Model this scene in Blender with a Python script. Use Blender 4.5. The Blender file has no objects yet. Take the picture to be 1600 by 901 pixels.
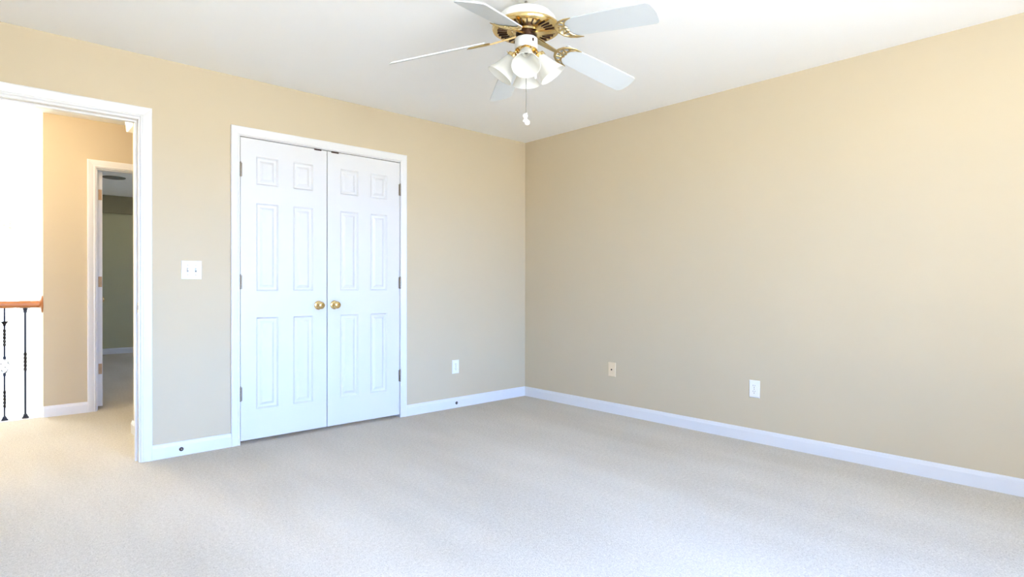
import bpy, bmesh, math, random
from mathutils import Vector, Matrix
PI = math.pi
random.seed(7)
SC = bpy.context.scene
COL = SC.collection

# ------------------------------------------------------------------ camera
CAM = (-3.8789, -4.0617, 1.0576)
yaw, pitch, roll, fpx = 0.739794, -0.0041583, 0.0015131, 906.464
d = Vector((math.sin(yaw) * math.cos(pitch), math.cos(yaw) * math.cos(pitch), math.sin(pitch)))
r = Vector((math.cos(yaw), -math.sin(yaw), 0)); u = r.cross(d)
r2 = r * math.cos(roll) + u * math.sin(roll); u2 = -r * math.sin(roll) + u * math.cos(roll)
cd = bpy.data.cameras.new('camera'); cam = bpy.data.objects.new('camera', cd); COL.objects.link(cam)
m = Matrix((r2, u2, -d)).transposed().to_4x4(); m.translation = CAM
cam.matrix_world = m
cd.sensor_width = 36; cd.lens = fpx / 1600 * 36; cd.clip_start = 0.02; cd.clip_end = 200
SC.camera = cam

# ------------------------------------------------------------------ light
EXPOSURE = 0.05
SKY_HAZE = (1.0, 1.0, 0.98); SKY_HORIZON = (0.45, 0.80, 1.56); SKY_ZENITH = (0.36, 0.66, 1.42); SKY_STRENGTH = 21.5
GROUND = (0.95, 1.0, 1.06); GROUND_STRENGTH = 20
SC.view_settings.view_transform = 'Standard'; SC.view_settings.look = 'None'
SC.view_settings.exposure = EXPOSURE; SC.view_settings.gamma = 1.0; SC.view_settings.use_curve_mapping = False
SC.cycles.max_bounces = 14; SC.cycles.diffuse_bounces = 10; SC.cycles.transparent_max_bounces = 12
SC.cycles.sample_clamp_indirect = 6.0; SC.cycles.caustics_reflective = False; SC.cycles.caustics_refractive = False
W = bpy.data.worlds.new('daylight'); SC.world = W; W.use_nodes = True
nt = W.node_tree; nt.nodes.clear()
tc = nt.nodes.new('ShaderNodeTexCoord'); sx = nt.nodes.new('ShaderNodeSeparateXYZ')
nt.links.new(tc.outputs['Generated'], sx.inputs[0])
rp = nt.nodes.new('ShaderNodeMapRange'); rp.inputs[1].default_value = 0; rp.inputs[2].default_value = 0.45
nt.links.new(sx.outputs['Z'], rp.inputs[0])
mixs = nt.nodes.new('ShaderNodeMix'); mixs.data_type = 'RGBA'
nt.links.new(rp.outputs[0], mixs.inputs['Factor'])
mixs.inputs['A'].default_value = (*[c * SKY_STRENGTH for c in SKY_HORIZON], 1)
mixs.inputs['B'].default_value = (*[c * SKY_STRENGTH for c in SKY_ZENITH], 1)
gr = nt.nodes.new('ShaderNodeMapRange'); gr.inputs[1].default_value = -0.03; gr.inputs[2].default_value = 0.03
nt.links.new(sx.outputs['Z'], gr.inputs[0])
mixg = nt.nodes.new('ShaderNodeMix'); mixg.data_type = 'RGBA'
nt.links.new(gr.outputs[0], mixg.inputs['Factor'])
mixg.inputs['A'].default_value = (*[c * GROUND_STRENGTH for c in GROUND], 1)
# sky shaped by azimuth: brighter straight out from the bedroom windows, dimmer elsewhere
az = nt.nodes.new('ShaderNodeMapRange'); az.interpolation_type = 'SMOOTHSTEP'
az.inputs[1].default_value = -0.55; az.inputs[2].default_value = -0.97; az.inputs[3].default_value = 0.48; az.inputs[4].default_value = 1.5
nt.links.new(sx.outputs['Y'], az.inputs[0])
# whiter haze over the far side, beyond the hall window
hz = nt.nodes.new('ShaderNodeMapRange'); hz.inputs[1].default_value = 0.0; hz.inputs[2].default_value = 0.5
nt.links.new(sx.outputs['Y'], hz.inputs[0])
mixh = nt.nodes.new('ShaderNodeMix'); mixh.data_type = 'RGBA'
nt.links.new(hz.outputs[0], mixh.inputs['Factor']); nt.links.new(mixs.outputs['Result'], mixh.inputs['A'])
mixh.inputs['B'].default_value = (*[c * SKY_STRENGTH for c in SKY_HAZE], 1)
vm = nt.nodes.new('ShaderNodeVectorMath'); vm.operation = 'SCALE'
nt.links.new(mixh.outputs['Result'], vm.inputs[0]); nt.links.new(az.outputs[0], vm.inputs['Scale'])
nt.links.new(vm.outputs[0], mixg.inputs['B'])
bg = nt.nodes.new('ShaderNodeBackground'); bg.inputs['Strength'].default_value = 1.0
nt.links.new(mixg.outputs['Result'], bg.inputs['Color'])
ow = nt.nodes.new('ShaderNodeOutputWorld'); nt.links.new(bg.outputs[0], ow.inputs['Surface'])

def portal(name, loc, sx_, sz_, rot):
    L = bpy.data.lights.new(name, 'AREA'); L.shape = 'RECTANGLE'; L.size = sx_; L.size_y = sz_
    L.cycles.is_portal = True
    o = bpy.data.objects.new(name, L); o.location = loc; o.rotation_euler = rot; COL.objects.link(o)
SUN = bpy.data.lights.new('sun', 'SUN'); SUN.energy = 36; SUN.angle = math.radians(0.6); SUN.color = (1.0, 0.99, 0.97)
so_ = bpy.data.objects.new('sun', SUN); so_.rotation_euler = (math.radians(27), 0, math.radians(12)); COL.objects.link(so_)
# bedroom windows (behind the camera) and the tall hall window
WINDOWS = [(-4.35, -3.10, 0.4, 2.1), (-2.75, -1.45, 0.4, 2.1)]
FRONT = -5.2; LEFT = -4.6
for a, b, z0, z1 in WINDOWS:
    portal('window_daylight', ((a + b) / 2, FRONT - 0.13, (z0 + z1) / 2), b - a, z1 - z0, (PI / 2, 0, PI))
FY = 3.6; XR_ = 1.2
portal('far_room_fill', (XR_ + .13, 3.7, 1.4), 1.0, 1.0, (PI / 2, 0, -PI / 2))  # portal for an unseen opening added to brighten the far room
portal('foyer_daylight', (-4.3, FY + 0.14, 1.4), 1.5, 4.0, (PI / 2, 0, 0))

# ------------------------------------------------------------------ materials
def lin(c):
    return tuple(((x / 255) / 12.92 if x / 255 <= 0.04045 else ((x / 255 + 0.055) / 1.055) ** 2.4) for x in c)
def mat(name, rgb, rough=0.6, metal=0.0, noise=0.0, scale=40.0, bump=0.0, bscale=200.0, spec=0.5, bdist=0.002):
    M = bpy.data.materials.new(name); M.use_nodes = True
    n = M.node_tree; b = n.nodes['Principled BSDF']
    c = lin(rgb)
    b.inputs['Base Color'].default_value = (*c, 1); b.inputs['Roughness'].default_value = rough
    b.inputs['Metallic'].default_value = metal; b.inputs['Specular IOR Level'].default_value = spec
    t = n.nodes.new('ShaderNodeTexCoord')
    if noise:
        q = n.nodes.new('ShaderNodeTexNoise'); q.inputs['Scale'].default_value = scale; q.inputs['Detail'].default_value = 4
        n.links.new(t.outputs['Object'], q.inputs['Vector'])
        x = n.nodes.new('ShaderNodeMix'); x.data_type = 'RGBA'
        x.inputs['A'].default_value = (*[v * (1 - noise) for v in c], 1); x.inputs['B'].default_value = (*[min(1, v * (1 + noise)) for v in c], 1)
        n.links.new(q.outputs['Fac'], x.inputs['Factor']); n.links.new(x.outputs['Result'], b.inputs['Base Color'])
    if bump:
        q = n.nodes.new('ShaderNodeTexNoise'); q.inputs['Scale'].default_value = bscale; q.inputs['Detail'].default_value = 3
        n.links.new(t.outputs['Object'], q.inputs['Vector'])
        p = n.nodes.new('ShaderNodeBump'); p.inputs['Strength'].default_value = bump; p.inputs['Distance'].default_value = bdist
        n.links.new(q.outputs['Fac'], p.inputs['Height']); n.links.new(p.outputs['Normal'], b.inputs['Normal'])
    return M
WALL = mat('tan_wall_paint', (196, 182, 155), 0.75, noise=0.015, scale=3, bump=0.05, bscale=300, spec=0.25)
CEIL = mat('white_ceiling_paint', (248, 249, 249), 0.9, noise=0.01, scale=5, bump=0.06, bscale=150, spec=0.2)
WHITE = mat('white_wall_paint', (244, 243, 240), 0.7, noise=0.01, scale=4)
OLIVE = mat('olive_wall_paint', (176, 172, 138), 0.8, noise=0.015, scale=3)
OLIVE_D = mat('dark_olive', (128, 122, 98), 0.8, noise=0.015, scale=3)
TRIM = mat('white_gloss_trim_paint', (224, 224, 223), 0.32, noise=0.008, scale=8)
DOORW = mat('white_door_paint', (217, 217, 216), 0.36, noise=0.008, scale=6)
BRASS = mat('polished_brass', (222, 196, 140), 0.16, 1.0, noise=0.06, scale=30)
BRASS_A = mat('antique_brass', (196, 172, 124), 0.3, 1.0, noise=0.12, scale=60)
STEEL = mat('aged_hinge_metal', (150, 140, 124), 0.35, 1.0, noise=0.1, scale=80)
HINGE_W = mat('worn_hinge_finish', (168, 136, 98), 0.45, 0.2, noise=0.2, scale=60)
BRONZE = mat('dark_bronze', (62, 44, 40), 0.4, 0.7, noise=0.1, scale=80)
BLACKM = mat('black_iron', (26, 24, 30), 0.45, 0.4, noise=0.1, scale=80)
DARK = mat('dark_void', (18, 16, 16), 0.9, noise=0.1, scale=50)
PLASTIC = mat('white_plastic', (242, 241, 234), 0.3, noise=0.006, scale=20)
ALMOND = mat('almond_plastic', (226, 206, 172), 0.4, noise=0.01, scale=20)
FANW = mat('white_fan_enamel', (246, 246, 242), 0.3, noise=0.006, scale=10)
BLADE = mat('white_blade_laminate', (210, 216, 219), 0.38, noise=0.01, scale=12)
OAK = mat('honey_oak', (178, 112, 62), 0.35, noise=0.22, scale=9)
GREY = mat('grey_fixture', (120, 118, 108), 0.6, noise=0.05, scale=30)
CHAIN = mat('nickel_chain', (128, 126, 120), 0.4, 0.8, noise=0.1, scale=200)
SCREW = mat('nickel_screw', (150, 150, 145), 0.35, 0.8, noise=0.05, scale=200)
LEAF = mat('tree_leaf', (186, 208, 150), 0.6, noise=0.25, scale=2)
BARK = mat('tree_bark', (196, 188, 174), 0.9, noise=0.25, scale=12)
LAWN = mat('lawn_grass', (190, 196, 160), 0.9, noise=0.15, scale=3)

def carpet():
    M = bpy.data.materials.new('beige_cut_pile_carpet'); M.use_nodes = True
    n = M.node_tree; b = n.nodes['Principled BSDF']; L = n.links.new
    b.inputs['Roughness'].default_value = 1.0; b.inputs['Specular IOR Level'].default_value = 0.05
    t = n.nodes.new('ShaderNodeTexCoord')
    def noise(scale, detail=2, stretch=None, rot=0):
        q = n.nodes.new('ShaderNodeTexNoise'); q.inputs['Scale'].default_value = scale; q.inputs['Detail'].default_value = detail
        if stretch:
            mp = n.nodes.new('ShaderNodeMapping'); mp.inputs['Scale'].default_value = stretch; mp.inputs['Rotation'].default_value = (0, 0, rot)
            L(t.outputs['Object'], mp.inputs['Vector']); L(mp.outputs[0], q.inputs['Vector'])
        else:
            L(t.outputs['Object'], q.inputs['Vector'])
        return q.outputs['Fac']
    fine = noise(170, 3); mid = noise(60, 3); big = noise(1.3, 3, (1, 0.45, 1), 0.5); trk = noise(4.0, 2, (1.0, 0.16, 1), -0.9)
    def mul(x, k):
        q = n.nodes.new('ShaderNodeMath'); q.operation = 'MULTIPLY_ADD'; q.inputs[1].default_value = k; q.inputs[2].default_value = -0.5 * k
        L(x, q.inputs[0]); return q.outputs[0]
    def add(a, c):
        q = n.nodes.new('ShaderNodeMath'); q.operation = 'ADD'; L(a, q.inputs[0]); L(c, q.inputs[1]); return q.outputs[0]
    s = add(add(mul(fine, 1.3), mul(mid, 0.6)), add(mul(big, 0.8), mul(trk, 0.35)))
    o = n.nodes.new('ShaderNodeMath'); o.operation = 'ADD'; o.use_clamp = True; o.inputs[1].default_value = 0.5; L(s, o.inputs[0])
    x = n.nodes.new('ShaderNodeMix'); x.data_type = 'RGBA'
    x.inputs['A'].default_value = (*lin((178, 170, 154)), 1); x.inputs['B'].default_value = (*lin((228, 222, 209)), 1)
    L(o.outputs[0], x.inputs['Factor']); L(x.outputs['Result'], b.inputs['Base Color'])
    p = n.nodes.new('ShaderNodeBump'); p.inputs['Strength'].default_value = 0.7; p.inputs['Distance'].default_value = 0.009
    h = add(mul(fine, 0.6), mul(mid, 0.5)); L(h, p.inputs['Height']); L(p.outputs['Normal'], b.inputs['Normal'])
    return M
CARPET = carpet()

def glass():
    M = bpy.data.materials.new('clear_window_glass'); M.use_nodes = True
    n = M.node_tree; n.nodes.clear()
    o = n.nodes.new('ShaderNodeOutputMaterial'); x = n.nodes.new('ShaderNodeMixShader'); x.inputs[0].default_value = 0.06
    a = n.nodes.new('ShaderNodeBsdfTransparent'); g = n.nodes.new('ShaderNodeBsdfGlossy'); g.inputs['Roughness'].default_value = 0.02
    n.links.new(a.outputs[0], x.inputs[1]); n.links.new(g.outputs[0], x.inputs[2]); n.links.new(x.outputs[0], o.inputs[0])
    return M
GLASS = glass()
def frosted():
    M = bpy.data.materials.new('frosted_white_glass'); M.use_nodes = True
    n = M.node_tree; b = n.nodes['Principled BSDF']; o = n.nodes['Material Output']
    b.inputs['Base Color'].default_value = (0.95, 0.95, 0.92, 1); b.inputs['Roughness'].default_value = 0.25
    t = n.nodes.new('ShaderNodeBsdfTranslucent'); t.inputs['Color'].default_value = (0.97, 0.97, 0.94, 1)
    x = n.nodes.new('ShaderNodeMixShader'); x.inputs[0].default_value = 0.45
    n.links.new(b.outputs[0], x.inputs[1]); n.links.new(t.outputs[0], x.inputs[2]); n.links.new(x.outputs[0], o.inputs[0])
    return M
FROST = frosted()

# ------------------------------------------------------------------ mesh helpers
class MB:
    def __init__(s): s.v = []; s.f = []
    def add(s, vs, fs, M=None):
        k = len(s.v)
        s.v += [tuple((M @ Vector(p)) if M else p) for p in vs]
        s.f += [tuple(i + k for i in f) for f in fs]
        return s
    def box(s, x0, x1, y0, y1, z0, z1, M=None):
        vs = [(x, y, z) for z in (z0, z1) for y in (y0, y1) for x in (x0, x1)]
        return s.add(vs, [(0, 2, 3, 1), (4, 5, 7, 6), (0, 1, 5, 4), (2, 6, 7, 3), (0, 4, 6, 2), (1, 3, 7, 5)], M)
    def lathe(s, prof, n=32, M=None):
        vs, fs = [], []
        for rr, z in prof:
            for i in range(n):
                a = 2 * PI * i / n; vs.append((rr * math.cos(a), rr * math.sin(a), z))
        for j in range(len(prof) - 1):
            for i in range(n):
                fs.append((j * n + i, j * n + (i + 1) % n, (j + 1) * n + (i + 1) % n, (j + 1) * n + i))
        if prof[0][0] > 1e-6: fs.append(tuple(range(n))[::-1])
        if prof[-1][0] > 1e-6: fs.append(tuple((len(prof) - 1) * n + i for i in range(n)))
        return s.add(vs, fs, M)
    def tube(s, pts, rad, n=8, M=None, flat=1.0, up=Vector((0, 0, 1))):
        pts = [Vector(p) for p in pts]; vs, fs = [], []
        rads = rad if isinstance(rad, (list, tuple)) else [rad] * len(pts)
        for k, p in enumerate(pts):
            t = (pts[min(k + 1, len(pts) - 1)] - pts[max(k - 1, 0)]).normalized()
            a = t.cross(up if abs(t.dot(up)) < 0.8 else Vector((1, 0, 0)))
            a.normalize(); b = a.cross(t).normalized()
            for i in range(n):
                w = 2 * PI * i / n
                vs.append(tuple(p + a * math.cos(w) * rads[k] + b * math.sin(w) * rads[k] * flat))
        for k in range(len(pts) - 1):
            for i in range(n):
                fs.append((k * n + i, k * n + (i + 1) % n, (k + 1) * n + (i + 1) % n, (k + 1) * n + i))
        fs.append(tuple(range(n))[::-1]); fs.append(tuple((len(pts) - 1) * n + i for i in range(n)))
        return s.add(vs, fs, M)
    def prism(s, outline, z0, z1, M=None):
        n = len(outline)
        vs = [(x, y, z0) for x, y in outline] + [(x, y, z1) for x, y in outline]
        fs = [tuple(range(n))[::-1], tuple(range(n, 2 * n))] + [(i, (i + 1) % n, n + (i + 1) % n, n + i) for i in range(n)]
        return s.add(vs, fs, M)
    def sphere(s, c, rad, n=14, m_=9, sc=(1, 1, 1), M=None):
        prof = [(max(rad * math.sin(PI * j / m_), 0), -rad * math.cos(PI * j / m_)) for j in range(m_ + 1)]
        T = Matrix.Translation(c) @ Matrix.Diagonal((*sc, 1))
        return s.lathe(prof, n, (M @ T) if M else T)
    def build(s, name, material, parent=None, smooth=False, bevel=0.0, loc=None):
        me = bpy.data.meshes.new(name); me.from_pydata(s.v, [], s.f)
        bm = bmesh.new(); bm.from_mesh(me)
        bmesh.ops.remove_doubles(bm, verts=bm.verts, dist=1e-6)
        bmesh.ops.recalc_face_normals(bm, faces=bm.faces); bm.to_mesh(me); bm.free()
        me.materials.append(material)
        o = bpy.data.objects.new(name, me); COL.objects.link(o)
        if smooth:
            for p in me.polygons: p.use_smooth = True
            try: me.set_sharp_from_angle(angle=math.radians(38))
            except Exception: pass
        if bevel:
            b = o.modifiers.new('bevel', 'BEVEL'); b.width = bevel; b.segments = 2; b.limit_method = 'ANGLE'
        if parent: o.parent = parent
        if loc: o.location = loc
        return o
def tag(o, label=None, cat=None, group=None, kind=None):
    if label: o['label'] = label
    if cat: o['category'] = cat
    if group: o['group'] = group
    if kind: o['kind'] = kind
    return o
def empty(name, loc, label=None, cat=None, group=None, rotz=0):
    o = bpy.data.objects.new(name, None); o.empty_display_size = 0.05; o.location = loc; o.rotation_euler = (0, 0, rotz); COL.objects.link(o)
    return tag(o, label, cat, group)
def struct(o, label, cat): return tag(o, label, cat, None, 'structure')
RY = Matrix.Rotation(PI / 2, 4, 'X')      # lathe axis z -> -y (out of the back wall into the room)
H = 2.44

# ------------------------------------------------------------------ room shell
DW = (-4.01, -3.171, 2.069)      # doorway rough opening
CW = (-2.637, -1.376, 2.069)     # closet rough opening
T = 0.115
b = MB()
b.box(LEFT - 0.12, DW[0], 0, T, 0, H).box(DW[0], DW[1], 0, T, DW[2], H).box(DW[1], CW[0], 0, T, 0, H)
b.box(CW[0], CW[1], 0, T, CW[2], H).box(CW[1], 0.12, 0, T, 0, H)
struct(b.build('wall_back', WALL), 'tan painted wall with the open doorway and the closet', 'wall')
struct(MB().box(0, 0.12, FRONT - 0.12, 0, 0, H).build('wall_right', WALL), 'plain tan wall at right with two wall plates', 'wall')
struct(MB().box(LEFT - 0.12, LEFT, FRONT - 0.12, 0, 0, H).build('wall_left', WALL), 'tan wall beside the camera, left of the doorway', 'wall')
b = MB(); x = LEFT
for a, c, z0, z1 in WINDOWS:
    b.box(x, a, FRONT - 0.12, FRONT, 0, H).box(a, c, FRONT - 0.12, FRONT, 0, z0).box(a, c, FRONT - 0.12, FRONT, z1, H); x = c
b.box(x, 0, FRONT - 0.12, FRONT, 0, H)
struct(b.build('wall_front', WALL), 'tan wall with two windows behind the camera', 'wall')
# ceiling: bedroom + hall + far room in one slab with the foyer left open
HY = 1.9; DIV = -3.52; FAR = 6.72; XL = -7.0; XR = 1.2
b = MB().box(XL - 0.12, XR, FRONT - 0.12, HY, H, H + 0.12).box(DIV + .03, XR, HY, FAR + 0.12, H, H + 0.12)
struct(b.build('ceiling', CEIL), 'smooth white ceiling over the bedroom and hall', 'ceiling')
b = MB().box(XL - 0.12, XR, FRONT - 0.12, HY, -0.25, 0).box(DIV + .03, XR, HY, FAR + 0.12, -0.25, 0)
struct(b.build('floor', CARPET), 'beige cut pile carpet over bedroom and hall', 'floor')
# closet box behind the double doors
b = MB().box(-3.08, -2.97, T, 0.745, 0, H).box(-3.08, XR, 0.745, 0.85, 0, H)
struct(b.build('wall_closet', WALL), 'tan closet wall end seen through the doorway', 'wall')
# hall far wall with inner doorway
IW = (-3.189, -2.32, 2.066)
b = MB().box(DIV, IW[0], HY, HY + T, 0, H).box(IW[0], IW[1], HY, HY + T, IW[2], H).box(IW[1], XR, HY, HY + T, 0, H)
struct(b.build('wall_hall', WALL), 'tan hall wall around the inner doorway', 'wall')
struct(MB().box(XL - 0.12, XL, T, FY, -2.85, 4.6).build('wall_foyer_left', WHITE), 'white foyer wall left of the railing', 'wall')
struct(MB().box(XL - 0.12, LEFT - 0.12, 0, T, 0, H).build('wall_hall_left', WALL), 'tan hall wall left of the bedroom', 'wall')
struct(MB().box(XR, XR + 0.12, 0, 3.2, 0, H).box(XR, XR + .12, 4.2, FAR, 0, H).box(XR, XR + .12, 3.2, 4.2, 0, 0.9).box(XR, XR + .12, 3.2, 4.2, 1.9, H).build('wall_hall_right', WALL), 'tan wall at the right end of the hall', 'wall')  # far room opening is added, out of view, to let in cool fill
# foyer/room partition, foyer walls
struct(MB().box(DIV, DIV + 0.11, HY + T, FAR, 0, H).box(DIV, DIV + 0.11, HY + T, FY + 0.12, -2.85, 0).box(DIV, DIV + 0.11, HY, FY + 0.12, H + 0.12, 4.6)
       .build('wall_foyer_right', WHITE), 'bright white foyer wall beyond the hall wall corner', 'wall')
struct(MB().box(XL, DIV, HY + 0.11, HY + 0.12, -2.85, -0.26).box(XL, DIV, HY - 0.1, HY, H + 0.121, 4.6).build('wall_foyer_near', WHITE), 'white foyer wall below the hall edge', 'wall')
b = MB().box(XL - 0.12, -5.05, FY, FY + 0.12, -2.85, 4.6).box(-3.56, DIV + 0.11, FY, FY + 0.12, -2.85, 4.6)
b.box(-5.05, -3.56, FY, FY + 0.12, -2.85, -.6).box(-5.05, -3.56, FY, FY + 0.12, 3.4, 4.6)
struct(b.build('wall_foyer_back', WHITE), 'white foyer wall around the tall window', 'wall')
struct(MB().box(XL - 0.12, DIV + 0.11, HY - 0.1, FY + 0.12, 4.6, 4.7).build('ceiling_foyer', CEIL), 'white high ceiling over the foyer', 'ceiling')
struct(MB().box(XL - 0.12, DIV + 0.11, HY, FY + 0.12, -2.97, -2.85).build('floor_foyer', WHITE), 'pale lower foyer floor', 'floor')
# far dark room
struct(MB().box(DIV, XR + 0.12, FAR, FAR + 0.12, 0, H).build('wall_far_room', OLIVE), 'dim olive wall at the back of the dark room', 'wall')
struct(MB().box(DIV + 0.11, XR, FAR - 0.05, FAR, 2.17, H).build('trim_top_band', OLIVE_D), 'dark band along the top of the dim room wall', 'wall_band')  # shallow strip, darker olive than the wall below it

# ------------------------------------------------------------------ trim
def casing(bd, x0, x1, ztop, yface, sgn, prof):
    """mitred casing round an opening; prof = (distance outward, protrusion)."""
    rings = []
    for px, pz, ox, oz in ((x0, 0, -1, 0), (x0, ztop, -1, 1), (x1, ztop, 1, 1), (x1, 0, 1, 0)):
        rings.append([(px + ox * uu, yface + sgn * vv, pz + oz * uu) for uu, vv in prof])
    n = len(prof); vs = [p for rg in rings for p in rg]; fs = []
    for k in range(3):
        for i in range(n):
            fs.append((k * n + i, k * n + (i + 1) % n, (k + 1) * n + (i + 1) % n, (k + 1) * n + i))
    fs += [tuple(range(n)), tuple(range(3 * n, 4 * n))]
    bd.add(vs, fs)
CAS = [(0, 0), (0, .008), (.004, .011), (.010, .011), (.013, .0085), (.017, .010), (.030, .013), (.044, .016), (.052, .0165), (.057, .014), (.057, 0)]
def jamb(bd, x0, x1, zt, y0, y1, th=.019, stop=None):
    bd.box(x0 - th, x0, y0, y1, 0, zt + th).box(x1, x1 + th, y0, y1, 0, zt + th).box(x0, x1, y0, y1, zt, zt + th)
    if stop:
        s0, s1 = stop
        bd.box(x0, x0 + .011, s0, s1, 0, zt - .011).box(x1 - .011, x1, s0, s1, 0, zt - .011).box(x0, x1, s0, s1, zt - .011, zt)
b = MB(); jamb(b, -2.619, -1.394, 2.051, 0.0, T); casing(b, -2.618, -1.395, 2.056, 0, -1, [(uu - .0, vv) for uu, vv in CAS])
struct(b.build('trim_1', TRIM), 'white moulded casing framing the double closet doors', 'door casing')
b = MB(); jamb(b, -3.991, -3.19, 2.05, 0.0, T, stop=(.045, .08)); casing(b, -3.996, -3.183, 2.063, 0, -1, [(uu * 1.06, vv) for uu, vv in CAS]); casing(b, -3.996, -3.183, 2.063, T, 1, CAS)
dc = struct(b.build('trim_2', TRIM), 'white moulded casing of the open doorway at left', 'door casing')
sp = MB().box(-3.1915, -3.1895, .004, .030, .895, .955).build('strike_plate', BRASS_A, dc); sp['label'] = 'small brass strike plate on the white jamb'
MB().box(-3.1925, -3.1912, .010, .024, .912, .938).build('latch_hole', BRONZE, sp)
b = MB(); jamb(b, -3.170, -2.339, 2.047, HY, HY + T, stop=(HY + .03, HY + .062)); casing(b, -3.177, -2.332, 2.053, HY, -1, [(uu * 1.0, vv * 1.0) for uu, vv in CAS])
struct(b.build('trim_3', TRIM), 'white casing around the inner hall doorway', 'door casing')
BBP = [(0, 0), (.013, 0), (.013, .066), (.0115, .070), (.010, .073), (.0085, .080), (.005, .087), (0, .089)]
def base(name, A, B, nrm, label, cut=0):
    A = Vector(A); B = Vector(B); n_ = Vector(nrm)
    vs = [tuple(P + n_ * v + Vector((0, 0, z))) for P in (A, B) for v, z in BBP]; n = len(BBP)
    fs = [(i, (i + 1) % n, n + (i + 1) % n, n + i) for i in range(n)] + [tuple(range(n)), tuple(range(n, 2 * n))]
    return struct(MB().add(vs, fs).build(name, TRIM), label, 'baseboard')
base('baseboard_back', (-1.338, 0, 0), (0, 0, 0), (0, -1, 0), 'white baseboard right of the closet doors')
base('baseboard_back_left', (-3.122, 0, 0), (-2.675, 0, 0), (0, -1, 0), 'short white baseboard between doorway and closet')
base('baseboard_right', (0, 0, 0), (0, FRONT, 0), (-1, 0, 0), 'long white baseboard under the right tan wall')
base('baseboard_hall', (DIV, HY, 0), (-3.232, HY, 0), (0, -1, 0), 'short white baseboard on the hall wall beside the railing')
base('baseboard_closet_side', (-3.08, T, 0), (-3.08, 0.863, 0), (-1, 0, 0), 'white baseboard end peeking past the doorway jamb')
base('baseboard_far_room', (DIV + .11, FAR, 0), (XR, FAR, 0), (0, -1, 0), 'pale baseboard on the dim far room wall')
struct(MB().box(XL, DIV, HY, HY + .11, -0.26, 0.003).build('trim_4', TRIM), 'white nosing board under the iron balusters', 'trim')

# ------------------------------------------------------------------ windows
def window(name, x0, x1, z0, z1, y, rows, cols, label, fr=.05):
    o = MB(); d0, d1 = y - .04, y + .04
    o.box(x0, x0 + fr, d0, d1, z0, z1).box(x1 - fr, x1, d0, d1, z0, z1).box(x0 + fr, x1 - fr, d0, d1, z0, z0 + fr).box(x0 + fr, x1 - fr, d0, d1, z1 - fr, z1)
    for i in range(1, rows):
        z = z0 + (z1 - z0) * i / rows; w = .022 if rows == 2 else .012
        o.box(x0 + fr, x1 - fr, y - .02, y + .02, z - w, z + w)
    for i in range(1, cols):
        xx = x0 + (x1 - x0) * i / cols; o.box(xx - .012, xx + .012, y - .02, y + .02, z0 + fr, z1 - fr)
    w_ = struct(o.build(name, TRIM), label, 'window')
    MB().box(x0 + fr, x1 - fr, y - .004, y + .004, z0 + fr, z1 - fr).build('window_pane', GLASS, w_)
    return w_
for i, (a, c, z0, z1) in enumerate(WINDOWS):
    w_ = window('window_%d' % (i + 1), a, c, z0, z1, FRONT - .07, 2, 1, ['white sash window behind the camera, near the left wall', 'white sash window behind the camera, near the right wall'][i])
    bc = MB(); bc.box(a - .06, a, FRONT, FRONT + .016, z0, z1 + .06).box(c, c + .06, FRONT, FRONT + .016, z0, z1 + .06).box(a, c, FRONT, FRONT + .016, z1, z1 + .06).box(a - .08, c + .08, FRONT - .1, FRONT + .04, z0 - .03, z0)
    bc.build('window_casing', TRIM, w_)
window('window_3', -5.05, -3.56, -.6, 2.28, FY + .07, 1, 1, 'tall overexposed foyer window behind the railing', .04)
window('window_4', -5.05, -3.56, 2.28, 3.4, FY + .07, 1, 1, 'overexposed upper foyer window above the thin crossbar', .02)

# ------------------------------------------------------------------ six panel doors
def panel_door(w, h, panels_x, panels_z, th=.035):
    xs = sorted({0, w, *[v for p in panels_x for v in p]}); zs = sorted({0, h, *[v for p in panels_z for v in p]})
    bd = MB()
    def ring(a, c):
        k = []
        for i in range(4): k.append((a[i], a[(i + 1) % 4], c[(i + 1) % 4], c[i]))
        return k
    for side, yf, sg in ((0, 0, 1), (1, th, -1)):
        for i in range(len(xs) - 1):
            for j in range(len(zs) - 1):
                a, c, e, f = xs[i], xs[i + 1], zs[j], zs[j + 1]
                if (a, c) in panels_x and (e, f) in panels_z:
                    levels = [(0, 0), (.003, .0035), (.010, .0105), (.024, .0115), (.028, .010), (.040, .0030), (.043, .0022)]
                    rect = lambda t, dd: [(a + t, yf + sg * dd, e + t), (c - t, yf + sg * dd, e + t), (c - t, yf + sg * dd, f - t), (a + t, yf + sg * dd, f - t)]
                    vs = [p for l in levels for p in rect(*l)]; fs = []
                    for l in range(len(levels) - 1): fs += ring(range(l * 4, l * 4 + 4), range(l * 4 + 4, l * 4 + 8))
                    fs.append(tuple(range(len(vs) - 4, len(vs)))); bd.add(vs, fs)
                else:
                    bd.add([(a, yf, e), (c, yf, e), (c, yf, f), (a, yf, f)], [(0, 1, 2, 3)])
    for i in range(len(xs) - 1):
        for z in (0, h): bd.add([(xs[i], 0, z), (xs[i + 1], 0, z), (xs[i + 1], th, z), (xs[i], th, z)], [(0, 1, 2, 3)])
    for j in range(len(zs) - 1):
        for xx in (0, w): bd.add([(xx, 0, zs[j]), (xx, 0, zs[j + 1]), (xx, th, zs[j + 1]), (xx, th, zs[j])], [(0, 1, 2, 3)])
    return bd
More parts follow.
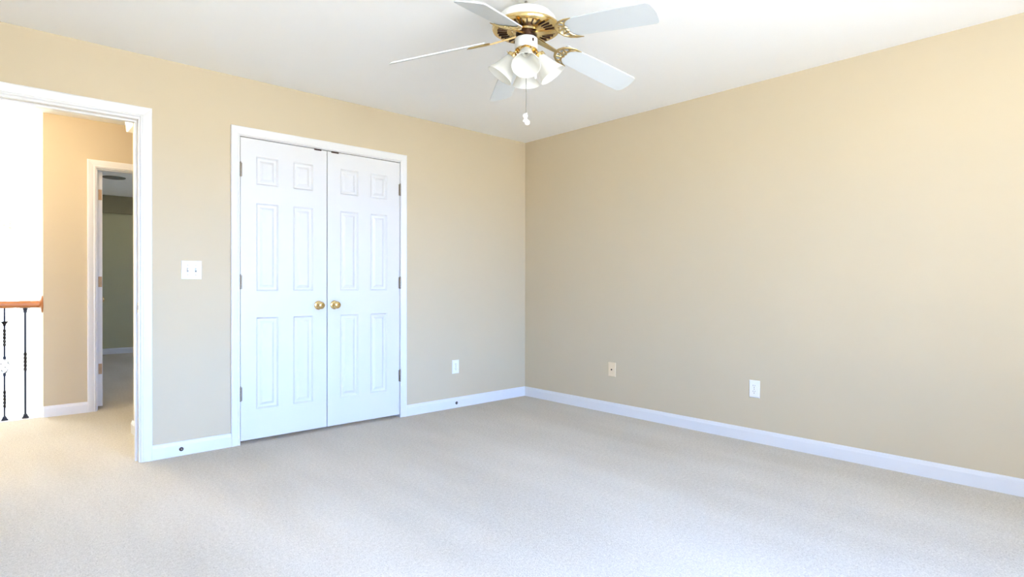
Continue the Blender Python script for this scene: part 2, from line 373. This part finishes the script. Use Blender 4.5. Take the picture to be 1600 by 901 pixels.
def hinge(parent, x, y, z, side=1):
    o = MB()
    for k in range(5):
        o.lathe([(0, -.0093), (.0052, -.0093), (.0058, -.0085), (.0058, .0085), (.0052, .0093), (0, .0093)], 12, Matrix.Translation((x, y, z + (k - 2) * .0192)))
    o.lathe([(0, 0), (.004, .001), (.003, .005), (0, .006)], 10, Matrix.Translation((x, y, z + .048)))
    o.box(min(x, x + side * .012), max(x, x + side * .012), y + .004, y + .007, z - .045, z + .045)
    return o.build('hinge', STEEL, parent, smooth=True)
KNOB = [(0, 0), (.031, 0), (.0325, .002), (.0315, .005), (.024, .009), (.014, .011), (.0115, .016), (.0115, .027), (.016, .031), (.0235, .036), (.027, .043), (.0275, .049), (.025, .056), (.019, .061), (.010, .0635), (0, .064)]
def knob(parent, M, label='polished brass knob'):
    o = MB().lathe(KNOB, 28, M).build('knob', BRASS, parent, smooth=True); o['label'] = label; return o
PZ = [(.20, .818), (.998, 1.592), (1.716, 1.905)]
Z0 = .024; DH = 2.0445 - Z0
L0, L1 = -2.6135, -2.0140; R0_, R1_ = -2.0075, -1.3985
pxl = [(L0 + .101 - L0, .248), (.354, .497)]
pxr = [(.100, .246), (.351, .494)]
for nm, xa, xb, px_, lab, hx, kx, cx0 in (
        ('door_1', L0, L1, pxl, 'left white six panel closet door with brass knob at right edge', L0 - .002, -2.0775, (-2.108, -2.056)),
        ('door_2', R0_, R1_, pxr, 'right white six panel closet door with brass knob at left edge', R1_ + .002, -1.955, (-1.979, -1.922))):
    e = struct(panel_door(xb - xa, DH, px_, PZ).build(nm, DOORW, loc=(xa, -.002, Z0)), lab, 'closet door')
    for zz in (1.829, 1.082, .336): hinge(e, hx - xa, -.006, zz - Z0, 1 if nm == 'door_1' else -1)
    knob(e, Matrix.Translation((kx - xa, 0, .9165 - Z0)) @ RY)
    c = MB().box(cx0[0] - xa, cx0[1] - xa, -.004, .03, DH - .007, DH + .003).build('roller_catch', BRONZE, e); c['label'] = 'dark bronze catch on the door top'
# inner hall door, swung into the dark room; local x runs from the hinge edge
iw = .762
ang = math.radians(87)
e = panel_door(iw, 2.02, [(.11, .325), (.437, .652)], PZ).build('door_3', DOORW, loc=(-3.113, HY + T + .014, .018))
e.rotation_euler = (0, 0, ang)
struct(e, 'white hall door standing open into the dark room, seen edge on', 'door')
for zz in (1.836, 1.087, .336):
    o = MB().box(-.0015, .0005, .004, .029, zz - .016 - .045, zz - .016 + .045).build('hinge', HINGE_W, e)
    o['label'] = 'worn hinge leaf on the door edge'
knob(e, Matrix.Translation((iw - .07, 0, .905)) @ RY, 'brass knob')

# ------------------------------------------------------------------ wall plates
def plate(w, h, th=.006):
    o = MB(); i = .004
    for y, k in ((0, 0), (.003, 0), (th, i)):
        pass
    vs = []
    for y, k in ((0, 0), (.0025, 0), (th, i)):
        vs += [(-w / 2 + k, -y, -h / 2 + k), (w / 2 - k, -y, -h / 2 + k), (w / 2 - k, -y, h / 2 - k), (-w / 2 + k, -y, h / 2 - k)]
    fs = [(3, 2, 1, 0), (8, 9, 10, 11)]
    for l in (0, 4):
        for q in range(4): fs.append((l + q, l + (q + 1) % 4, l + 4 + (q + 1) % 4, l + 4 + q))
    return o.add(vs, fs)
def screw(parent, x, z, y=-.006):
    o = MB().lathe([(0, 0), (.0033, 0), (.0030, .001), (0, .0014)], 12, Matrix.Translation((x, y, z)) @ RY)
    return o.build('screw', SCREW, parent, smooth=True)
sw = empty('light_switch', (-2.906, 0, 1.1555), 'white double toggle switch plate between the doorway and the closet', 'light switch')
plate(.116, .116).build('cover_plate', PLASTIC, sw, bevel=.0008)
for xx in (-.023, .023):
    t_ = MB().box(xx - .0055, xx + .0055, -.0066, -.0056, -.0125, .0125).build('toggle_slot', GREY, sw)
    MB().add([(xx - .004, -.006, -.004), (xx + .004, -.006, -.004), (xx + .004, -.006, .009), (xx - .004, -.006, .009),
              (xx - .0033, -.017, .003), (xx + .0033, -.017, .003), (xx + .0033, -.019, .0085), (xx - .0033, -.019, .0085)],
             [(0, 1, 2, 3), (4, 5, 6, 7), (0, 1, 5, 4), (1, 2, 6, 5), (2, 3, 7, 6), (3, 0, 4, 7)]).build('toggle', PLASTIC, sw)
    for zz in (-.030, .030): screw(sw, xx, zz)
def outlet(loc, rotz, label):
    e = empty('wall_outlet', loc, label, 'outlet', None, rotz)
    plate(.074, .118).build('cover_plate', PLASTIC, e, bevel=.0008)
    for zz in (-.0195, .0195):
        pts = []
        for k in range(24):
            a = 2 * PI * k / 24; pts.append((.0172 * math.cos(a), max(-.0135, min(.0135, .0172 * math.sin(a)))))
        rc = MB().prism(pts, .0055, .0078, Matrix.Translation((0, 0, zz)) @ RY).build('receptacle', PLASTIC, e)
        sl = MB().box(-.0075, -.0053, -.0082, -.0070, zz + .0005, zz + .0095).box(.0053, .0072, -.0082, -.0070, zz + .0015, zz + .0085)
        sl.lathe([(0, 0), (.0026, 0), (.0026, .001), (0, .001)], 12, Matrix.Translation((0, -.0073, zz - .0070)) @ RY)
        sl.build('socket_slots', BRONZE, rc)
    screw(e, 0, 0)
    return e
outlet((-.838, 0, .3555), 0, 'white duplex outlet on the back wall, right of the closet doors')
outlet((0, -2.262, .3605), -PI / 2, 'white duplex outlet low on the right wall')
e = empty('cable_wall_plate', (0, -1.052, .3635), 'beige blank wall plate with one jack, low on the right wall', 'wall plate', None, -PI / 2)
plate(.078, .118).build('cover_plate', ALMOND, e, bevel=.0008)
MB().lathe([(0, .005), (.0058, .005), (.0058, .011), (.0042, .0115), (.0042, .014), (.002, .014), (0, .0135)], 14, RY).build('coaxial_jack', BRONZE, e, smooth=True)
for zz in (-.042, .042): screw(e, 0, zz).data.materials[0] = ALMOND
def cable(x, z, label):
    e = empty('cable_jack', (x, -.013, z), label, 'cable jack')
    MB().lathe([(0, 0), (.0125, 0), (.0125, .003), (.010, .0045), (.007, .0045), (.007, .002), (0, .002)], 20, RY).build('grommet', BRONZE, e, smooth=True)
    MB().lathe([(0, 0), (.0045, 0), (.0045, .009), (.003, .010), (0, .010)], 14, RY).build('connector', SCREW, e, smooth=True)
cable(-2.967, .041, 'small dark cable jack in the baseboard left of the closet')
cable(-.834, .041, 'small dark cable jack in the baseboard below the back wall outlet')

# ------------------------------------------------------------------ ceiling fan
FX, FYY = -1.961, -2.058
fan = empty('ceiling_fan', (FX, FYY, H), 'white and brass five blade ceiling fan with frosted glass light kit', 'ceiling fan')
def fz(z): return z - H
MB().lathe([(0, 0), (.060, 0), (.062, -.004), (.058, -.010), (.040, -.016), (.018, -.019), (0, -.019)], 32).build('canopy', FANW, fan, smooth=True)
o = MB().lathe([(0, fz(2.415)), (.008, fz(2.415)), (.008, fz(2.37)), (0, fz(2.37))], 16).build('downrod', GREY, fan, smooth=True); o['label'] = 'grey metal downrod'
MB().lathe([(0, fz(2.376)), (.020, fz(2.376)), (.050, fz(2.371)), (.095, fz(2.360)), (.122, fz(2.346)), (.140, fz(2.326)), (.1465, fz(2.308)), (.148, fz(2.294)), (0, fz(2.294))], 48).build('motor_housing', FANW, fan, smooth=True)
ring = MB().lathe([(.140, fz(2.296)), (.154, fz(2.296)), (.161, fz(2.290)), (.163, fz(2.283)), (.160, fz(2.276)), (.152, fz(2.272)), (.112, fz(2.270)), (.070, fz(2.268)), (.064, fz(2.262)), (0, fz(2.262))], 64).build('brass_vent_ring', BRASS, fan, smooth=True)
ring['label'] = 'polished brass vented ring under the motor'
slots = MB()
for k in range(30):
    a = 2 * PI * k / 30; M = Matrix.Rotation(a, 4, 'Z')
    slots.prism([(.092, -.0014), (.134, -.0028), (.138, -.0018), (.138, .0018), (.134, .0028), (.092, .0014)], fz(2.2660), fz(2.2715), M)
slots.build('vent_slots', BRONZE, ring)
MB().lathe([(0, fz(2.264)), (.048, fz(2.264)), (.050, fz(2.258)), (.050, fz(2.240)), (.043, fz(2.236)), (0, fz(2.236))], 32).build('flywheel', BRONZE, fan, smooth=True)
sh = MB().lathe([(0, fz(2.237)), (.050, fz(2.237)), (.0545, fz(2.233)), (.0545, fz(2.188)), (.050, fz(2.184)), (0, fz(2.184))], 40).build('switch_housing', FANW, fan, smooth=True)
front = math.atan2(CAM[1] - FYY, CAM[0] - FX)
M = Matrix.Rotation(front + .62, 4, 'Z')
MB().box(.0535, .0575, -.004, .004, fz(2.208), fz(2.222), M).build('reverse_switch', BRONZE, sh)
MB().lathe([(0, fz(2.186)), (.051, fz(2.186)), (.054, fz(2.180)), (.046, fz(2.172)), (.030, fz(2.160)), (.018, fz(2.150)), (.012, fz(2.142)), (.006, fz(2.136)), (0, fz(2.135))], 32).build('light_fitter', BRASS, fan, smooth=True)
PH = [-80.719 + k * 72 + dd for k, dd in enumerate((.463, -1.729, -3.422, 4.688, -.81))]
DROOP = (7.09, 10.412, 8.983, 12.919, 12.1); PITCH = (-15.57, -13.13, -16.09, -20.25, -13.2)
ZB = fz(2.256)
for k in range(5):
    Mb = Matrix.Translation((0, 0, ZB)) @ Matrix.Rotation(math.radians(PH[k]), 4, 'Z') @ Matrix.Rotation(math.radians(DROOP[k]), 4, 'Y')
    Mp = Mb @ Matrix.Rotation(math.radians(PITCH[k]), 4, 'X')
    pts = []
    def arc(cx, cy, rr, a0, a1, n=7):
        return [(cx + rr * math.cos(math.radians(a0 + (a1 - a0) * i / n)), cy + rr * math.sin(math.radians(a0 + (a1 - a0) * i / n))) for i in range(n + 1)]
    tipx = .667
    pts += arc(.218, -.046, .012, 180, 270, 4)
    pts += [(.45, -.0655)] + arc(tipx - .030, -.043, .024, 270, 348)
    pts += [(tipx - .002, -.02), (tipx, 0), (tipx - .002, .02)]
    pts += arc(tipx - .030, .043, .024, 12, 90) + [(.45, .0655)] + arc(.218, .046, .012, 90, 180, 4)
    MB().prism(pts, -.003, .003, Mp).build('blade', BLADE, fan, bevel=.0012)
    br = MB()
    zt = -.0075
    # arm from the flywheel out to the crescent
    br.add(*(lambda A: (A, [(0, 1, 2, 3), (4, 5, 6, 7), (0, 1, 5, 4), (1, 2, 6, 5), (2, 3, 7, 6), (3, 0, 4, 7)]))(
        [(.040, -.016, -.004), (.178, -.009, -.013), (.178, .009, -.013), (.040, .016, -.004), (.040, -.014, .004), (.178, -.008, -.006), (.178, .008, -.006), (.040, .014, .004)]), M=Mp)
    outer = [(.288, -.066), (.252, -.064), (.222, -.055), (.198, -.036), (.186, -.014), (.184, 0), (.186, .014), (.198, .036), (.222, .055), (.252, .064), (.288, .066)]
    inner = [(.288, -.066), (.258, -.056), (.238, -.040), (.230, -.020), (.236, -.010), (.228, 0), (.236, .010), (.230, .020), (.238, .040), (.258, .056), (.288, .066)]
    ro = [.002, .004, .0056, .0066, .0070, .0074, .0070, .0066, .0056, .004, .002]
    br.tube([(a, c, zt) for a, c in outer], ro, 8, Mp, .8); br.tube([(a, c, zt) for a, c in inner], [v * .85 for v in ro], 8, Mp, .8)
    for A, B in (((.186, 0), (.228, 0)), ((.194, .030), (.231, .020)), ((.194, -.030), (.231, -.020)), ((.222, .054), (.238, .040)), ((.222, -.054), (.238, -.040))):
        br.tube([(*A, zt), (*B, zt)], .0046, 8, Mp, .8)
    for sx_, sy_ in ((.214, .012), (.214, -.012), (.226, .046), (.226, -.046)):
        br.sphere((sx_, sy_, zt - .001), .0055, 10, 6, (1, 1, .7), Mp)
    br.build('blade_bracket', BRASS_A if k in (0, 1, 3) else BRASS, fan, smooth=True)
# four frosted shades
tilt = math.radians(35)
SP = [(.0225, 0), (.0255, -.006), (.030, -.020), (.036, -.040), (.044, -.062), (.053, -.084), (.061, -.100), (.066, -.110), (.0675, -.113)]
prof = SP + [(rr - .003, z) for rr, z in SP[::-1]]
for k in range(4):
    a = front + k * PI / 2
    M0 = Matrix.Rotation(a, 4, 'Z')
    Ms = M0 @ Matrix.Translation((.062, 0, fz(2.154))) @ Matrix.Rotation(-tilt, 4, 'Y')
    arm = MB().tube([(.025, 0, fz(2.166)), (.036, 0, fz(2.174)), (.050, 0, fz(2.174)), (.057, 0, fz(2.163))], .006, 10, M0)
    arm.lathe([(0, .016), (.012, .016), (.016, .010), (.029, .006), (.030, -.004), (.028, -.010), (.0265, -.010), (.0265, 0), (0, 0)], 24, Ms)
    for j in range(3):
        aa = 2 * PI * j / 3 + .5
        arm.tube([(.028 * math.cos(aa), .028 * math.sin(aa), -.004), (.038 * math.cos(aa), .038 * math.sin(aa), -.004)], .0022, 6, Ms)
    ah = arm.build('shade_holder', BRASS, fan, smooth=True)
    vs = []; n = 72
    shade = MB()
    pv, pf = [], []
    for j, (rr, z) in enumerate(prof):
        for i in range(n):
            w = 2 * PI * i / n; rib = 1 + .005 * math.cos(12 * w) * min(1, abs(z) / .06)
            pv.append((rr * rib * math.cos(w), rr * rib * math.sin(w), z))
    P = len(prof)
    for j in range(P):
        for i in range(n): pf.append((j * n + i, j * n + (i + 1) % n, ((j + 1) % P) * n + (i + 1) % n, ((j + 1) % P) * n + i))
    shade.add(pv, pf, Ms)
    so = shade.build('light_shade', FROST, fan, smooth=True)
    sk = MB().lathe([(0, -.001), (.0185, -.001), (.0185, -.020), (.0145, -.022), (.0135, -.010), (0, -.010)], 20, Ms).build('bulb_socket', PLASTIC, so, smooth=True)
    MB().lathe([(0, -.0095), (.010, -.0095), (.010, -.0125), (0, -.0125)], 16, Ms).build('socket_contact', GREY, so, smooth=True)
# pull chains
def chain(x, y, z0, z1):
    o = MB(); nn = int((z0 - z1) / .0062)
    o.tube([(x, y, fz(z0)), (x, y, fz(z1))], .0011, 6)
    for i in range(nn): o.sphere((x, y, fz(z0 - (i + .5) * (z0 - z1) / nn)), .0021, 6, 4)
    return o.build('pull_chain', CHAIN, fan, smooth=True)
c1 = chain(0, 0, 2.137, 1.882)
o = MB()
for dx, dz, rr in ((-.004, 1.868, .0125), (-.002, 1.850, .010), (.005, 1.838, .0135), (-.009, 1.845, .007), (.002, 1.880, .005)):
    o.sphere((dx * r.x, dx * r.y, fz(dz)), rr, 14, 9)
for dx, dz, rr in ((-.004, 1.868, .0115), (.005, 1.838, .0125)):
    pass
po = o.build('pull_ornament', FANW, c1, smooth=True); po['label'] = 'small white ornament at the chain end'
cx, cy = .046 * math.cos(front + 1.38), .046 * math.sin(front + 1.38)
c2 = chain(cx, cy, 2.186, 2.082)
MB().lathe([(0, 0), (.003, -.002), (.0055, -.010), (.006, -.026), (.005, -.036), (.0025, -.040), (0, -.040)], 14, Matrix.Translation((cx, cy, fz(2.082)))).build('pull_handle', FANW, c2, smooth=True)

# ------------------------------------------------------------------ hall things
e = empty('door_chime', (-3.08, .66, 2.135), 'white door chime box high on the hall side wall, past the doorway jamb', 'door chime')
RX = Matrix.Rotation(-PI / 2, 4, 'Y')
pf = [(0, 0), (.046, 0), (.051, .006), (.052, .020), (.054, .045), (.060, .075), (.066, .100), (.068, .150), (.068, .195), (0, .195)]
Mc = Matrix(((-1, 0, 0, 0), (0, 0, 1, 0), (0, 1, 0, 0), (0, 0, 0, 1)))
MB().prism(pf, -.12, .12, Mc).build('cover', PLASTIC, e, bevel=.002)
MB().box(-.068, 0, -.115, .115, .196, .204).build('top_cap', PLASTIC, e, bevel=.002)
rl = empty('stair_railing', (-3.6, HY + .06, 0), 'oak handrail with black iron balusters at the edge of the hall', 'railing')
RYC = HY + .06
def rloc(o): o.location = (3.6, -RYC, 0); return o
hp = []
for k in range(20):
    a = 2 * PI * k / 20; hp.append((.030 * math.cos(a), .029 * math.sin(a)))
Mx = Matrix.Translation((0, RYC, .906)) @ Matrix(((0, 0, 1, 0), (1, 0, 0, 0), (0, 1, 0, 0), (0, 0, 0, 1)))
h_ = rloc(MB().prism(hp, -6.95, DIV - .015, Mx).build('handrail', OAK, rl, smooth=True)); h_['label'] = 'round honey oak handrail'
ro_ = rloc(MB().lathe([(0, 0), (.068, 0), (.070, .004), (.068, .010), (.058, .016), (.046, .019), (.040, .024), (0, .024)], 32,
           Matrix.Translation((DIV, RYC, .906)) @ RX).build('rosette', OAK, rl, smooth=True)); ro_['label'] = 'round oak rosette against the wall end'
def twist(o, x, z0, z1, turns=1.25, s=.0070, n=60):
    vs, fs = [], []
    for i in range(n + 1):
        z = z0 + (z1 - z0) * i / n; a0 = 2 * PI * turns * i / n
        for q in range(4):
            a = a0 + PI / 4 + q * PI / 2; vs.append((x + s * 1.414 * math.cos(a), RYC + s * 1.414 * math.sin(a), z))
    for i in range(n):
        for q in range(4): fs.append((i * 4 + q, i * 4 + (q + 1) % 4, i * 4 + 4 + (q + 1) % 4, i * 4 + 4 + q))
    o.add(vs, fs)
def baluster(x, fancy):
    o = MB(); s = .0064
    def bar(z0, z1): o.box(x - s, x + s, RYC - s, RYC + s, z0, z1)
    def block(z, hh, w): o.box(x - w, x + w, RYC - w, RYC + w, z - hh, z + hh)
    if fancy:
        bar(0, .100); twist(o, x, .100, .235); bar(.235, .372)
        block(.358, .010, .0095); block(.492, .010, .0095); bar(.478, .58); twist(o, x, .58, .715); bar(.715, .882)
        o.lathe([(.0065, .735), (.012, .755), (.023, .768), (.023, .776), (.0065, .776)], 8, Matrix.Translation((x, RYC, 0)))
        for q in range(4):
            pts = []
            for i in range(17):
                t_ = i / 16; a = q * PI / 2 + t_ * PI * 1.1; rr = .004 + .031 * math.sin(PI * t_)
                pts.append((x + rr * math.cos(a), RYC + rr * math.sin(a), .366 + .118 * t_))
            o.tube(pts, .0028, 6)
    else:
        bar(0, .375); twist(o, x, .375, .525); bar(.525, .882)
        o.add([(x - .016, RYC - .016, .876), (x + .016, RYC - .016, .876), (x + .016, RYC + .016, .876), (x - .016, RYC + .016, .876),
               (x - .009, RYC - .009, .852), (x + .009, RYC - .009, .852), (x + .009, RYC + .009, .852), (x - .009, RYC + .009, .852)],
              [(0, 1, 2, 3), (4, 5, 6, 7), (0, 1, 5, 4), (1, 2, 6, 5), (2, 3, 7, 6), (3, 0, 4, 7)]); block(.848, .006, .011)
    p = rloc(o.build('baluster', BLACKM, rl))
    p['label'] = 'black iron baluster with a twisted basket' if fancy else 'black iron baluster with one twist'
    f = MB()
    for z0, z1, w0, w1 in ((.003, .010, .022, .022), (.010, .026, .019, .013), (.026, .034, .0125, .0105)):
        f.add([(x - w0, RYC - w0, z0), (x + w0, RYC - w0, z0), (x + w0, RYC + w0, z0), (x - w0, RYC + w0, z0),
               (x - w1, RYC - w1, z1), (x + w1, RYC - w1, z1), (x + w1, RYC + w1, z1), (x - w1, RYC + w1, z1)],
              [(0, 1, 2, 3), (4, 5, 6, 7), (0, 1, 5, 4), (1, 2, 6, 5), (2, 3, 7, 6), (3, 0, 4, 7)])
    f.build('shoe', BLACKM, p)
for k in range(10): baluster(-3.6285 - k * .1245, k % 2 == 1)
e = empty('ceiling_fixture', (-2.634, 4.862, H), 'round grey fixture flush on the dark room ceiling', 'ceiling fixture')
MB().lathe([(0, 0), (.128, 0), (.128, -.005), (.118, -.011), (0, -.011)], 32).build('trim_ring', GREY, e, smooth=True)
MB().lathe([(0, -.010), (.095, -.010), (.092, -.014), (0, -.016)], 32).build('grille', GREY, e, smooth=True)
# hall ceiling lamps above the doorway head; the railing one is added fill
for lx, ly, en, lab in ((-3.42, .80, 25, 'frosted flush ceiling lamp in the hall right outside the bedroom doorway'), (-4.45, 1.0, 20, 'added unseen frosted fill lamp in the hall by the railing')):
    e = empty('ceiling_lamp', (lx, ly, H), lab, 'ceiling lamp', 'hall ceiling lamps')
    MB().lathe([(0, 0), (.15, 0), (.15, -.012), (.14, -.02), (0, -.02)], 32).build('lamp_base', BRASS, e, smooth=True)
    MB().lathe([(.135, -.02), (.13, -.035), (.10, -.055), (.05, -.066), (0, -.068)], 32).build('lamp_shade', FROST, e, smooth=True)
    L = bpy.data.lights.new('hall_lamp_light', 'POINT'); L.color = (1.0, .74, .50); L.energy = en; L.shadow_soft_size = .03
    lo = bpy.data.objects.new('hall_lamp_light', L); lo.location = (lx, ly, H - .105); COL.objects.link(lo)

# ------------------------------------------------------------------ outdoors beyond the foyer window
struct(MB().box(-14, 8, FY + .6, 30, -2.95, -2.9).build('ground', LAWN), 'sunlit ground outside the foyer window', 'ground')
tr = empty('tree', (-3.55, 15, -2.9), 'sunlit leafy tree outside the foyer window', 'tree')
b = MB().tube([(0, 0, 0), (.05, .02, 1.8), (0, .05, 3.6), (.05, 0, 5.4)], [.2, .15, .11, .05], 10)
for k in range(7):
    a = k * 2.4; b.tube([(0, .04, 4.0 + .08 * k), (.25 * math.cos(a), .25 * math.sin(a), 4.6 + .12 * k), (.5 * math.cos(a), .5 * math.sin(a), 5.0 + .13 * k)], [.06, .035, .012], 6)
b.build('trunk', BARK, tr, smooth=True)
b = MB()
for k in range(2600):
    t_ = Vector((random.gauss(0, 1), random.gauss(0, 1), random.gauss(0, 1))).normalized() * (random.random() ** .4)
    c = Vector((t_.x * .75, t_.y * .75, 5.35 + t_.z * .85)); s = random.uniform(.04, .08)
    Mq = Matrix.Translation(c) @ Matrix.Rotation(random.uniform(0, 6.28), 4, 'Z') @ Matrix.Rotation(random.uniform(-1, 1), 4, 'X')
    b.add([(-s, 0, 0), (0, -s * .5, .01), (s, 0, 0), (0, s * .5, .01)], [(0, 1, 2, 3)], Mq)
b.build('foliage', LEAF, tr)
